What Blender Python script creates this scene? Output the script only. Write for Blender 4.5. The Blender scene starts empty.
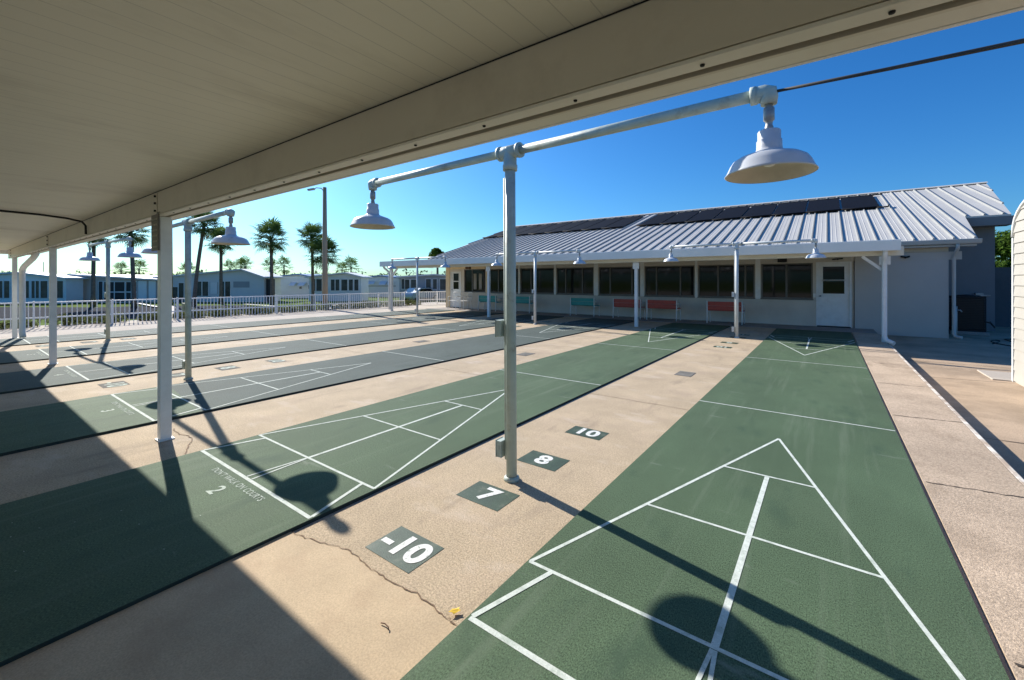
import bpy, bmesh, math, random
from mathutils import Vector, Matrix, Euler
random.seed(7)
S = bpy.context.scene
COL = S.collection
PI = math.pi
FT = 0.3048
R = math.radians

# ------------------------------------------------------------------ world, sun, camera
ELEV, SX, SY = R(31.4), -0.9795, 0.2015           # sun stands to the left and a little beyond
w = bpy.data.worlds.new("World"); S.world = w; w.use_nodes = True
nt = w.node_tree; nt.nodes.clear()
sky = nt.nodes.new('ShaderNodeTexSky'); sky.sky_type = 'NISHITA'; sky.sun_disc = False
sky.sun_elevation = ELEV; sky.sun_rotation = math.atan2(SX, SY)
sky.air_density = 1.0; sky.dust_density = 0.9; sky.ozone_density = 4.5; sky.altitude = 0
bg = nt.nodes.new('ShaderNodeBackground'); bg.inputs[1].default_value = 0.077
wo = nt.nodes.new('ShaderNodeOutputWorld')
hs_ = nt.nodes.new('ShaderNodeHueSaturation'); hs_.inputs['Saturation'].default_value = 1.25
ti_ = nt.nodes.new('ShaderNodeMix'); ti_.data_type = 'RGBA'; ti_.blend_type = 'MULTIPLY'; ti_.inputs[0].default_value = 1; ti_.inputs[7].default_value = (0.56, 1.0, 1.27, 1)
nt.links.new(sky.outputs[0], hs_.inputs['Color']); nt.links.new(hs_.outputs[0], ti_.inputs[6]); nt.links.new(ti_.outputs[2], bg.inputs[0]); nt.links.new(bg.outputs[0], wo.inputs[0])
sl = bpy.data.lights.new('sun', 'SUN'); sl.energy = 5.0; sl.angle = R(0.53); sl.color = (1.0, 0.95, 0.87)
so = bpy.data.objects.new('sun', sl); COL.objects.link(so)
so.rotation_euler = Vector((SX*math.cos(ELEV), SY*math.cos(ELEV), math.sin(ELEV))).to_track_quat('Z', 'Y').to_euler()
so.location = (-30, 10, 30)
CAMP = Vector((1.283, -1.825, 1.4694)); YAW = -0.6194
cd = bpy.data.cameras.new('camera'); co = bpy.data.objects.new('camera', cd); COL.objects.link(co)
cd.sensor_width = 36; cd.lens = 424.41/1024*36
cd.shift_x = (512-524.91)/1024; cd.shift_y = (280.89-340)/1024
cd.clip_start = 0.05; cd.clip_end = 3000
co.location = CAMP; co.rotation_euler = (PI/2, 0, -YAW)
S.camera = co
S.view_settings.view_transform = 'Standard'; S.view_settings.look = 'None'
S.view_settings.exposure = 0.65; S.view_settings.gamma = 1
S.view_settings.use_curve_mapping = False
RIGHT = Vector((math.cos(YAW), -math.sin(YAW), 0)); FWD = Vector((math.sin(YAW), math.cos(YAW), 0))
def at(px, Z, z=0.0):                              # a spot Z metres out on the bearing of column px
    p = CAMP + FWD*Z + RIGHT*((px-524.91)/424.41*Z); return Vector((p.x, p.y, z))

# ------------------------------------------------------------------ materials
def mat(name, col, rough=0.6, var=0.12, scale=3.0, bump=0.0, bscale=60.0, speck=0.0, sscale=250.0,
        metal=0.0, spec=0.5, dirt=None, dirt_amt=0.0, dirt_scale=1.2, stretch=(1, 1, 1), dirt_lo=0.5, dirt_hi=0.72, layers=()):
    m = bpy.data.materials.new(name); m.use_nodes = True
    n = m.node_tree.nodes; L = m.node_tree.links
    b = n['Principled BSDF']
    b.inputs['Roughness'].default_value = rough; b.inputs['Metallic'].default_value = metal
    b.inputs['Specular IOR Level'].default_value = spec
    tc = n.new('ShaderNodeTexCoord'); mp = n.new('ShaderNodeMapping'); mp.inputs['Scale'].default_value = stretch
    L.new(tc.outputs['Object'], mp.inputs[0])
    def noise(s, det=5, ro=0.6):
        t = n.new('ShaderNodeTexNoise'); t.inputs['Scale'].default_value = s; t.inputs['Detail'].default_value = det
        t.inputs['Roughness'].default_value = ro; L.new(mp.outputs[0], t.inputs['Vector']); return t
    def ramp(t, lo, hi, a, c):
        r = n.new('ShaderNodeMapRange'); r.inputs[1].default_value = lo; r.inputs[2].default_value = hi
        r.inputs[3].default_value = a; r.inputs[4].default_value = c; L.new(t.outputs[0], r.inputs[0]); return r
    def mul(cs, val):
        x = n.new('ShaderNodeMix'); x.data_type = 'RGBA'; x.blend_type = 'MULTIPLY'; x.inputs[0].default_value = 1
        L.new(cs, x.inputs[6]); L.new(val, x.inputs[7]); return x.outputs[2]
    rgb = n.new('ShaderNodeRGB'); rgb.outputs[0].default_value = (*col, 1)
    c = rgb.outputs[0]
    if var: c = mul(c, ramp(noise(scale), 0.3, 0.7, 1-var, 1+var).outputs[0])
    if speck: c = mul(c, ramp(noise(sscale, 2, 0.7), 0.32, 0.68, 1-speck, 1+speck).outputs[0])
    if dirt:
        x = n.new('ShaderNodeMix'); x.data_type = 'RGBA'
        L.new(ramp(noise(dirt_scale, 6, 0.65), dirt_lo, dirt_hi, 0, dirt_amt).outputs[0], x.inputs[0])
        L.new(c, x.inputs[6]); x.inputs[7].default_value = (*dirt, 1); c = x.outputs[2]
    for (cc, amt, st, lo, hi) in layers:              # further wear: colour, amount, stretch, threshold
        m2 = n.new('ShaderNodeMapping'); m2.inputs['Scale'].default_value = st; L.new(tc.outputs['Object'], m2.inputs[0])
        t = n.new('ShaderNodeTexNoise'); t.inputs['Scale'].default_value = 1; t.inputs['Detail'].default_value = 6
        t.inputs['Roughness'].default_value = 0.62; L.new(m2.outputs[0], t.inputs['Vector'])
        x = n.new('ShaderNodeMix'); x.data_type = 'RGBA'
        L.new(ramp(t, lo, hi, 0, amt).outputs[0], x.inputs[0]); L.new(c, x.inputs[6]); x.inputs[7].default_value = (*cc, 1); c = x.outputs[2]
    L.new(c, b.inputs['Base Color'])
    if bump:
        bp = n.new('ShaderNodeBump'); bp.inputs['Strength'].default_value = bump; bp.inputs['Distance'].default_value = 0.01
        L.new(noise(bscale, 4).outputs[0], bp.inputs['Height']); L.new(bp.outputs[0], b.inputs['Normal'])
    return m
def grooves(m, axis, pitch, width=0.08, depth=0.6, dark=0.55):
    """plank joints: thin dark lines every pitch metres along one object axis"""
    n = m.node_tree.nodes; L = m.node_tree.links; b = n['Principled BSDF']
    tc = n.new('ShaderNodeTexCoord'); sp = n.new('ShaderNodeSeparateXYZ'); L.new(tc.outputs['Object'], sp.inputs[0])
    d = n.new('ShaderNodeMath'); d.operation = 'DIVIDE'; d.inputs[1].default_value = pitch; L.new(sp.outputs[axis], d.inputs[0])
    f = n.new('ShaderNodeMath'); f.operation = 'FRACT'; L.new(d.outputs[0], f.inputs[0])
    g = n.new('ShaderNodeMath'); g.operation = 'LESS_THAN'; g.inputs[1].default_value = width; L.new(f.outputs[0], g.inputs[0])
    x = n.new('ShaderNodeMix'); x.data_type = 'RGBA'; x.blend_type = 'MULTIPLY'
    src = b.inputs['Base Color'].links[0].from_socket
    L.new(g.outputs[0], x.inputs[0]); L.new(src, x.inputs[6]); x.inputs[7].default_value = (dark, dark, dark, 1)
    L.new(x.outputs[2], b.inputs['Base Color'])
    bp = n.new('ShaderNodeBump'); bp.inputs['Strength'].default_value = depth; bp.inputs['Distance'].default_value = 0.004
    bp.invert = True; L.new(g.outputs[0], bp.inputs['Height'])
    if b.inputs['Normal'].links: L.new(b.inputs['Normal'].links[0].from_socket, bp.inputs['Normal'])
    L.new(bp.outputs[0], b.inputs['Normal'])
    return m
M = {}
M['court'] = mat('green_court_paint', (0.074, 0.116, 0.064), 0.85, 0.16, 1.3, 0.2, 260, 0.6, 190, spec=0.25,
                 dirt=(0.10, 0.14, 0.085), dirt_amt=0.5, dirt_scale=0.9, stretch=(1, 0.55, 1), dirt_lo=0.5, dirt_hi=0.8,
                 layers=[((0.14, 0.18, 0.12), 0.6, (9, .45, 1), .54, .75), ((0.04, 0.075, 0.045), 0.7, (2.2, 1.1, 1), .56, .72), ((0.24, 0.27, 0.22), 0.55, (1.4, 5, 1), .64, .74)])
M['court_grey'] = mat('sheen_grey_court_paint', (0.080, 0.101, 0.090), 0.85, 0.15, 1.1, 0.1, 260, 0.55, 190, spec=0.16,  # greyer base colour carries the glancing sheen on the farther courts
                 dirt=(0.09, 0.115, 0.095), dirt_amt=0.6, dirt_scale=0.8, stretch=(1, 0.55, 1), dirt_lo=0.48, dirt_hi=0.8,
                 layers=[((0.12, 0.14, 0.125), 0.5, (9, .45, 1), .55, .75), ((0.035, 0.055, 0.042), 0.5, (2.2, 1.1, 1), .56, .72)])
M['court_side_shade'] = mat('shade_dark_slab_edge', (0.02, 0.03, 0.024), 0.8, 0.3, 6)  # dark tone carries the shade on the slab sides
M['line'] = mat('white_court_line', (0.60, 0.64, 0.58), 0.85, 0.12, 25, 0, 60, 0.12, 220, dirt=(0.3, 0.36, 0.29), dirt_amt=0.75, dirt_scale=14, dirt_lo=0.5, dirt_hi=0.72, spec=0.15,
                 layers=[((0.2, 0.26, 0.2), 0.8, (70, 70, 1), .62, .70)])
M['line_worn'] = mat('worn_white_paint', (0.48, 0.54, 0.46), 0.9, 0.2, 25, 0, 60, 0.2, 220, dirt=(0.09, 0.15, 0.1), dirt_amt=0.8, dirt_scale=30, dirt_lo=0.5, dirt_hi=0.66)
M['walk'] = mat('tan_concrete', (0.475, 0.37, 0.25), 0.85, 0.13, 1.6, 0.5, 130, 0.3, 95, spec=0.2,
                dirt=(0.36, 0.27, 0.21), dirt_amt=0.5, dirt_scale=1.7, dirt_lo=0.5, dirt_hi=0.8,
                layers=[((0.26, 0.20, 0.15), 0.6, (3.1, .8, 1), .57, .72), ((0.62, 0.52, 0.42), 0.5, (1.3, 2.6, 1), .56, .7), ((0.12, 0.09, 0.07), 0.7, (17, 11, 1), .70, .76)])
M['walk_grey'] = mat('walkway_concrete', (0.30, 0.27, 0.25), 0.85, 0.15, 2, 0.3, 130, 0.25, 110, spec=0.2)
M['walk_right'] = mat('weathered_concrete', (0.49, 0.378, 0.275), 0.85, 0.18, 1.1, 0.5, 120, 0.3, 90, spec=0.2,
                dirt=(0.27, 0.2, 0.14), dirt_amt=0.7, dirt_scale=1.0, dirt_lo=0.5, dirt_hi=0.72,
                layers=[((0.2, 0.14, 0.09), 0.6, (2.2, .7, 1), .58, .72), ((0.10, 0.08, 0.06), 0.7, (15, 10, 1), .70, .76)])
M['low_pave'] = mat('stained_brown_concrete', (0.46, 0.34, 0.235), 0.8, 0.18, 0.9, 0.4, 110, 0.22, 90, spec=0.25,
                dirt=(0.2, 0.15, 0.1), dirt_amt=0.8, dirt_scale=0.8, dirt_lo=0.47, dirt_hi=0.72)
M['smooth_patch'] = mat('smooth_tan_concrete', (0.505, 0.385, 0.25), 0.8, 0.12, 2.2, 0.15, 120, 0.14, 120, spec=0.2,
                dirt=(0.40, 0.28, 0.18), dirt_amt=0.6, dirt_scale=2.5,
                layers=[((0.22, 0.15, 0.10), 0.5, (1.8, 1.4, 1), .58, .74), ((0.12, 0.09, 0.07), 0.7, (19, 14, 1), .69, .75)])
M['apron'] = mat('pale_concrete', (0.47, 0.41, 0.345), 0.95, 0.1, 1.2, 0.2, 120, 0.15, 100, spec=0.2)
M['edge_white'] = mat('chalky_kerb_edge', (0.72, 0.66, 0.58), 0.8, 0.2, 8, 0, 60, 0.2, 90, dirt=(0.4, 0.3, 0.22), dirt_amt=0.9, dirt_scale=6, dirt_lo=0.42, dirt_hi=0.58)
M['joint'] = mat('dark_joint', (0.06, 0.045, 0.035), 0.95, 0.3, 20)
M['crack'] = mat('crack_dirt', (0.2, 0.13, 0.08), 0.95, 0.3, 20)
M['tile'] = mat('dark_green_square', (0.030, 0.060, 0.033), 0.6, 0.25, 9, 0.3, 150, 0.4, 160, dirt=(0.18, 0.17, 0.13), dirt_amt=0.5, dirt_scale=9, dirt_lo=0.55)
M['tile_worn'] = mat('worn_grey_square', (0.19, 0.18, 0.16), 0.95, 0.25, 9, 0.1, 150, 0.3, 160, spec=0.05)
M['digit'] = mat('white_digit_paint', (0.72, 0.72, 0.68), 0.6, 0.12, 40, dirt=(0.16, 0.2, 0.15), dirt_amt=0.9, dirt_scale=32, dirt_lo=0.53, dirt_hi=0.66)
M['ceil'] = grooves(mat('cream_soffit_planks', (0.84, 0.785, 0.63), 0.45, 0.05, 0.7, 0.05, 5, 0, dirt=(0.5, 0.44, 0.32), dirt_amt=0.6, dirt_scale=1.9, stretch=(1, 0.3, 1), dirt_lo=0.52), 0, 0.1016, 0.04, 0.4, 0.78)
M['beam'] = mat('beige_beam_metal', (0.62, 0.565, 0.455), 0.45, 0.05, 1.5, dirt=(0.36, 0.31, 0.24), dirt_amt=0.35, dirt_scale=3)
M['trim'] = mat('cream_trim', (0.72, 0.68, 0.58), 0.45, 0.06, 2, dirt=(0.5, 0.42, 0.32), dirt_amt=0.3, dirt_scale=4)
M['fascia'] = mat('white_fascia', (0.78, 0.78, 0.75), 0.4, 0.04, 2)
M['white'] = mat('white_paint', (0.78, 0.78, 0.76), 0.45, 0.05, 4, dirt=(0.5, 0.47, 0.42), dirt_amt=0.3, dirt_scale=5)
M['fence'] = mat('white_fence_metal', (0.8, 0.8, 0.8), 0.4, 0.05, 3)
M['pole'] = mat('sage_grey_paint', (0.43, 0.49, 0.44), 0.55, 0.12, 6, 0.15, 40, dirt=(0.22, 0.17, 0.11), dirt_amt=0.65, dirt_scale=9, dirt_lo=0.54, dirt_hi=0.75)
M['pole_white'] = mat('white_pole_paint', (0.58, 0.61, 0.61), 0.45, 0.07, 6, dirt=(0.45, 0.45, 0.42), dirt_amt=0.35, dirt_scale=7)
M['shade'] = mat('white_enamel', (0.56, 0.58, 0.61), 0.35, 0.08, 8, dirt=(0.30, 0.25, 0.18), dirt_amt=0.5, dirt_scale=9, dirt_lo=0.58)
M['shade_in'] = mat('cream_enamel', (0.6, 0.55, 0.45), 0.4, 0.1, 10)
M['galv'] = mat('weathered_fitting', (0.33, 0.34, 0.34), 0.5, 0.2, 20, metal=0.5)
M['cable'] = mat('dark_cable', (0.05, 0.045, 0.04), 0.7, 0.3, 10)
M['dark'] = mat('dark_metal', (0.015, 0.015, 0.015), 0.8, 0.2, 8)
M['sign'] = mat('brown_grey_sign', (0.13, 0.11, 0.09), 0.5, 0.15, 8)
M['signtxt'] = mat('sign_lettering', (0.4, 0.36, 0.29), 0.6, 0.1, 8)
M['wall'] = mat('beige_stucco', (0.62, 0.565, 0.48), 0.85, 0.07, 1.5, 0.25, 60, 0.06, 60, dirt=(0.42, 0.37, 0.31), dirt_amt=0.3, dirt_scale=1.3)
M['wall_yellow'] = mat('yellow_cream_paint', (0.72, 0.56, 0.34), 0.7, 0.06, 3)
M['panel_wall'] = mat('pale_grey_panel', (0.50, 0.47, 0.435), 0.6, 0.04, 1.2, dirt=(0.48, 0.46, 0.44), dirt_amt=0.25, dirt_scale=1)
M['grey_wall'] = mat('slate_grey_wall', (0.19, 0.20, 0.215), 0.8, 0.06, 1.5, 0.2, 50)
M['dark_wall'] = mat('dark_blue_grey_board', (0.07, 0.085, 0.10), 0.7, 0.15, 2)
M['roof'] = mat('galvalume_roof', (0.56, 0.54, 0.50), 0.5, 0.07, 1.2, metal=0.1, spec=0.3, stretch=(1, 0.15, 1), dirt=(0.5, 0.5, 0.5), dirt_amt=0.4, dirt_scale=1.5)
M['rib'] = mat('roof_rib', (0.30, 0.30, 0.29), 0.7, 0.05, 3, metal=0.0, spec=0.2)  # darker than the roof metal: shade on the rib sides put into colour
M['solar'] = mat('black_solar_mat', (0.010, 0.010, 0.012), 0.6, 0.2, 3, 0.2, 60, stretch=(12, 0.4, 1), spec=0.05)
M['glass'] = mat('dark_window_glass', (0.010, 0.010, 0.011), 0.05, 0.2, 2, spec=0.25)
M['wframe'] = mat('bronze_window_frame', (0.11, 0.10, 0.09), 0.4, 0.08, 5)
M['curtain'] = mat('pale_curtain', (0.42, 0.40, 0.36), 0.9, 0.3, 30, stretch=(1, 1, 0.02))
M['teal'] = mat('teal_bench_paint', (0.035, 0.31, 0.27), 0.45, 0.1, 8)
M['red'] = mat('red_bench_paint', (0.46, 0.065, 0.04), 0.45, 0.12, 8)
M['siding'] = mat('cream_siding', (0.43, 0.40, 0.35), 0.5, 0.05, 2, dirt=(0.5, 0.45, 0.37), dirt_amt=0.3, dirt_scale=2)
M['grass'] = mat('lawn_grass', (0.10, 0.15, 0.025), 1.0, 0.3, 0.6, 0.0, 30, 0.4, 12, spec=0.03)
M['asphalt'] = mat('dark_asphalt', (0.03, 0.033, 0.042), 1.0, 0.15, 0.5, 0.0, 80, 0.2, 60, spec=0.03)
M['kerb'] = mat('kerb_concrete', (0.62, 0.58, 0.52), 0.85, 0.1, 1.5)
M['drive'] = mat('driveway_concrete', (0.34, 0.30, 0.27), 0.85, 0.15, 0.4)
M['mulch'] = mat('mulch_bed', (0.26, 0.20, 0.12), 0.95, 0.4, 3, 0.8, 30, 0.5, 25)
def leafmat(name, c, v=0.45, sc=2.5):
    m = mat(name, c, 0.85, v, sc, spec=0.08); n = m.node_tree.nodes; L = m.node_tree.links; b = n['Principled BSDF']
    tr = n.new('ShaderNodeBsdfTranslucent'); mx = n.new('ShaderNodeMixShader'); mx.inputs[0].default_value = 0.4
    L.new(b.inputs['Base Color'].links[0].from_socket, tr.inputs[0]); out = n['Material Output']
    L.new(b.outputs[0], mx.inputs[1]); L.new(tr.outputs[0], mx.inputs[2]); L.new(mx.outputs[0], out.inputs[0])
    return m
M['leaf'] = leafmat('palm_leaf', (0.10, 0.16, 0.04))
M['leaf_dead'] = leafmat('dry_palm_leaf', (0.17, 0.12, 0.06))
M['bush'] = leafmat('broad_leaf', (0.085, 0.15, 0.025), 0.55, 1.2)
M['shrub'] = leafmat('shrub_leaf', (0.115, 0.13, 0.05), 0.5, 5)
M['farleaf'] = leafmat('far_leaf', (0.045, 0.07, 0.035), 0.5, 0.4)
M['trunk'] = mat('palm_trunk', (0.17, 0.13, 0.10), 0.9, 0.3, 4, 0.8, 14, stretch=(1, 1, 3))
M['wood'] = mat('weathered_pole_wood', (0.36, 0.27, 0.18), 0.85, 0.2, 5, 0.4, 30, stretch=(3, 3, 0.2), dirt=(0.12, 0.07, 0.04), dirt_amt=0.6, dirt_scale=1.2)
M['home_blue'] = mat('pale_blue_siding', (0.66, 0.68, 0.70), 0.6, 0.05, 1)
M['home_white'] = mat('white_siding', (0.78, 0.79, 0.80), 0.6, 0.05, 1)
M['home_taupe'] = mat('taupe_siding', (0.52, 0.46, 0.43), 0.7, 0.05, 1)
M['home_grey'] = mat('blue_grey_siding', (0.32, 0.34, 0.37), 0.6, 0.05, 1)
M['home_roof'] = mat('white_roof_coating', (0.68, 0.70, 0.72), 0.6, 0.06, 0.7)
M['home_roof_blue'] = mat('blue_metal_roof', (0.12, 0.22, 0.42), 0.5, 0.06, 0.7)
M['screen'] = mat('dark_screen', (0.014, 0.014, 0.017), 0.5, 0.3, 1)
M['home_pane'] = mat('home_window_pane', (0.045, 0.047, 0.05), 0.25, 0.6, 1.5, spec=0.5)
M['car'] = mat('silver_blue_car_paint', (0.42, 0.47, 0.52), 0.25, 0.03, 2, metal=0.4)
M['tyre'] = mat('tyre_rubber', (0.015, 0.015, 0.016), 0.8, 0.1, 5)
M['yellow'] = mat('yellow_leaf', (0.75, 0.48, 0.02), 0.6, 0.2, 30)
M['twig'] = mat('brown_twig', (0.12, 0.06, 0.03), 0.8, 0.2, 30)

# ------------------------------------------------------------------ mesh helpers
class MB:
    def __init__(s): s.bm = bmesh.new()
    def box(s, lo, hi, bev=0.0, rz=0.0, m=None):
        lo = Vector(lo); hi = Vector(hi); c = (lo+hi)/2; d = hi-lo
        r = bmesh.ops.create_cube(s.bm, size=1)
        vs = r['verts']
        bmesh.ops.scale(s.bm, vec=(abs(d.x), abs(d.y), abs(d.z)), verts=vs)
        if bev:
            es = list({e for v in vs for e in v.link_edges})
            vs = list({v for f in bmesh.ops.bevel(s.bm, geom=es, offset=bev, segments=2, affect='EDGES', profile=0.5)['faces'] for v in f.verts} | {v for v in vs if v.is_valid})
        if m: bmesh.ops.transform(s.bm, matrix=m, verts=vs)
        if rz: bmesh.ops.rotate(s.bm, cent=(0, 0, 0), matrix=Matrix.Rotation(rz, 3, 'Z'), verts=vs)
        bmesh.ops.translate(s.bm, vec=c, verts=vs)
        return s
    def bar(s, a, b, wx, wy, bev=0.0, up=Vector((0, 0, 1))):
        a = Vector(a); b = Vector(b); d = b-a; z = d.normalized()
        x = up.cross(z)
        if x.length < 1e-4: x = Vector((1, 0, 0))
        x.normalize(); y = z.cross(x)
        mt = Matrix((x, y, z)).transposed().to_4x4()
        r = bmesh.ops.create_cube(s.bm, size=1); vs = r['verts']
        bmesh.ops.scale(s.bm, vec=(wx, wy, d.length), verts=vs)
        if bev:
            es = list({e for v in vs for e in v.link_edges})
            vs = list({v for f in bmesh.ops.bevel(s.bm, geom=es, offset=bev, segments=1, affect='EDGES')['faces'] for v in f.verts} | {v for v in vs if v.is_valid})
        mt.translation = (a+b)/2
        bmesh.ops.transform(s.bm, matrix=mt, verts=vs)
        return s
    def tube(s, pts, rad, n=12, caps=True):
        pts = [Vector(p) for p in pts]
        rs = rad if isinstance(rad, (list, tuple)) else [rad]*len(pts)
        rings = []; prev = None
        for i, p in enumerate(pts):
            t = (pts[min(i+1, len(pts)-1)]-pts[max(i-1, 0)]).normalized()
            if prev is None:
                x = t.orthogonal().normalized()
            else:
                x = (prev - t*prev.dot(t)).normalized()
            prev = x; y = t.cross(x)
            rings.append([s.bm.verts.new(p + (x*math.cos(2*PI*k/n) + y*math.sin(2*PI*k/n))*rs[i]) for k in range(n)])
        for a, b in zip(rings, rings[1:]):
            for k in range(n):
                s.bm.faces.new((a[k], a[(k+1) % n], b[(k+1) % n], b[k])).smooth = True
        if caps:
            s.bm.faces.new(rings[0][::-1]); s.bm.faces.new(rings[-1])
        return s
    def lathe(s, prof, n=32, c=(0, 0, 0)):
        c = Vector(c); rings = []
        for r, z in prof:
            if r < 1e-5: rings.append([s.bm.verts.new(c+Vector((0, 0, z)))])
            else: rings.append([s.bm.verts.new(c+Vector((r*math.cos(2*PI*k/n), r*math.sin(2*PI*k/n), z))) for k in range(n)])
        for a, b in zip(rings, rings[1:]):
            for k in range(n):
                q = [a[k % len(a)], a[(k+1) % len(a)], b[(k+1) % len(b)], b[k % len(b)]]
                u = []
                for v in q:
                    if v not in u: u.append(v)
                if len(u) > 2: s.bm.faces.new(u).smooth = True
        return s
    def poly(s, pts):
        s.bm.faces.new([s.bm.verts.new(Vector(p)) for p in pts]); return s
    def prism(s, pts, d):
        """outline pts swept by vector d, closed"""
        d = Vector(d); a = [s.bm.verts.new(Vector(p)) for p in pts]; b = [s.bm.verts.new(Vector(p)+d) for p in pts]
        s.bm.faces.new(a); s.bm.faces.new(b[::-1]); n = len(a)
        for k in range(n): s.bm.faces.new((a[k], b[k], b[(k+1) % n], a[(k+1) % n]))
        return s
    def build(s, name, m, parent=None, loc=None, rz=0, mats=None):
        bmesh.ops.recalc_face_normals(s.bm, faces=s.bm.faces[:])
        me = bpy.data.meshes.new(name); s.bm.to_mesh(me); s.bm.free()
        for q in (mats or [m]): me.materials.append(q)
        o = bpy.data.objects.new(name, me); COL.objects.link(o)
        if parent: o.parent = parent
        if loc is not None: o.location = loc
        if rz: o.rotation_euler.z = rz
        return o
def tag(o, label, cat, group=None):
    o['label'] = label; o['category'] = cat
    if group: o['group'] = group
    return o
def thing(name, label, cat, loc=(0, 0, 0), rz=0, group=None):
    o = bpy.data.objects.new(name, None); COL.objects.link(o); o.empty_display_size = 0.2
    o.location = loc; o.rotation_euler = (0, 0, rz)
    return tag(o, label, cat, group)
def struct(o, kind='structure'): o['kind'] = kind; return o
def copy_tree(o, parent=None):
    c = o.copy(); COL.objects.link(c)
    if parent: c.parent = parent
    for ch in list(o.children): copy_tree(ch, c)
    return c
def text_mesh(name, s, size, m, parent, loc, offset=0.0, sx=1.0, rz=0.0, sc_=1.0):
    cu = bpy.data.curves.new('t', 'FONT'); cu.body = s; cu.size = size; cu.space_character = sc_; cu.align_x = 'CENTER'; cu.align_y = 'CENTER'; cu.offset = offset
    t = bpy.data.objects.new('t', cu); COL.objects.link(t)
    dg = bpy.context.evaluated_depsgraph_get(); dg.update()
    me = bpy.data.meshes.new_from_object(t.evaluated_get(dg)); me.name = name
    bpy.data.objects.remove(t); bpy.data.curves.remove(cu)
    me.transform(Matrix.Diagonal((sx, 1, 1, 1)))
    me.materials.clear(); me.materials.append(m)
    o = bpy.data.objects.new(name, me); COL.objects.link(o); o.parent = parent; o.location = loc; o.rotation_euler.z = rz
    return o
def ribbon(mb, pts, wd, z):
    """flat strip along a polyline"""
    pts = [Vector((p[0], p[1], z)) for p in pts]; L = []; Rr = []
    for i, p in enumerate(pts):
        t = (pts[min(i+1, len(pts)-1)]-pts[max(i-1, 0)]).normalized(); nn = Vector((-t.y, t.x, 0))
        ww = (wd[i] if isinstance(wd, (list, tuple)) else wd)/2
        L.append(mb.bm.verts.new(p+nn*ww)); Rr.append(mb.bm.verts.new(p-nn*ww))
    for i in range(len(pts)-1): mb.bm.faces.new((L[i], L[i+1], Rr[i+1], Rr[i]))
    return mb

# ------------------------------------------------------------------ ground
PITCH = 3.141; WZ = -0.022; RWZ = -0.005; LOW = -0.165; GZ = -0.72
struct(MB().poly([(-1500, -1500, GZ), (1500, -1500, GZ), (1500, 1500, GZ), (-1500, 1500, GZ)]).build('ground', M['grass']))
struct(MB().box((-20.2, -30, -0.9), (2.43, 13.55, WZ-0.004)).build('concrete_base', M['apron']))  # rear stretch, out of view, added to bounce sunlight onto the shelter ceiling
struct(MB().box((-21.5, 13.56, -0.9), (-16.2, 19, WZ-0.006)).build('corner_paving', M['apron']))
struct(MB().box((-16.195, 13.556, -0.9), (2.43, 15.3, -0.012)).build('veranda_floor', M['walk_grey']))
struct(MB().box((2.44, -9, -0.95), (16, 30, LOW)).box((2.44, -30, -0.95), (16, -9.001, LOW)).build('lower_pavement', M['low_pave']))
# planted slope beyond the fence
struct(MB().poly([(-20.2, -30, -0.09), (-20.2, 30, -0.09), (-22.6, 30, GZ+0.01), (-22.6, -30, GZ+0.01)]).build('planting_bank', M['mulch']))
struct(MB().poly([(-20.2, -30, -0.09), (-19.0, -30, -0.06), (-19.0, -9, -0.06), (-20.2, -9, -0.06)]).build('bank_top', M['mulch']))

# walks between the courts (each a sheet with its own marks)
def walk(k, m):                                     # the walk left of court k
    x1 = -PITCH*k - 0.008; x0 = -PITCH*(k+1) + 6*FT + 0.025
    if k == -1: return struct(MB().box((6*FT+.026, -9, -.3), (2.43, 13.55, RWZ)).build('walkway', m)), 0, 0
    if k == 5: x0 = -18.9
    return struct(MB().box((x0, -9, -0.3), (x1, 13.55, WZ)).build('walkway', m)), x0, x1
walks = {}
for k in range(0, 6): walks[k] = walk(k, M['walk'] if k < 5 else M['apron'])[0]
wr = walk(-1, M['walk_right'])[0]
struct(MB().box((2.435, -9, LOW), (2.475, 11.0, RWZ-0.002), 0.006).build('kerb', M['edge_white']))
# joints and cracks
jb = MB()
for a, b in [((1.87, 6.15), (2.43, 6.21)), ((1.87, 4.32), (2.43, 4.41)), ((1.87, 2.41), (2.43, 2.50)), ((1.87, 8.0), (2.43, 8.06)), ((1.87, 0.6), (2.43, 0.65))]:
    n = 14; pts = [(a[0]+(b[0]-a[0])*i/n, a[1]+(b[1]-a[1])*i/n+random.uniform(-.012, .012)) for i in range(n+1)]
    ribbon(jb, pts, [random.uniform(.006, .016) for _ in pts], RWZ+0.003)
jb.build('joint_lines', M['joint'], wr)
MB().box((6*FT+.001, -9, -.3), (6*FT+.0255, 13.4, -.035)).build('gap_dirt', M['joint'], wr)
jb = MB()
for a, b in [((2.48, 9.88), (6, 9.97)), ((2.48, 4.53), (6, 4.66)), ((2.48, 7.98), (3.7, 8.2)), ((2.48, 2.2), (6, 2.3))]:
    n = 22; pts = [(a[0]+(b[0]-a[0])*i/n, a[1]+(b[1]-a[1])*i/n+random.uniform(-.015, .015)) for i in range(n+1)]
    ribbon(jb, pts, [random.uniform(.006, .018) for _ in pts], LOW+0.004)
struct(jb.build('paving_joints', M['joint']))
for k in range(6):
    jb = MB(); xa = -PITCH*k-.012; xb = -PITCH*(k+1)+6*FT+.03
    for y in (3.35, 6.4, 9.45, 12.3) + ((-3.0,) if k else ()):
        y += random.uniform(-.2, .2); n = 10; pts = [(xa+(xb-xa)*i/n, y+random.uniform(-.008, .008)) for i in range(n+1)]
        ribbon(jb, pts, [random.uniform(.004, .010) for _ in pts], WZ+0.004)
    jb.build('joint_lines', M['crack'], walks[k])
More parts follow.
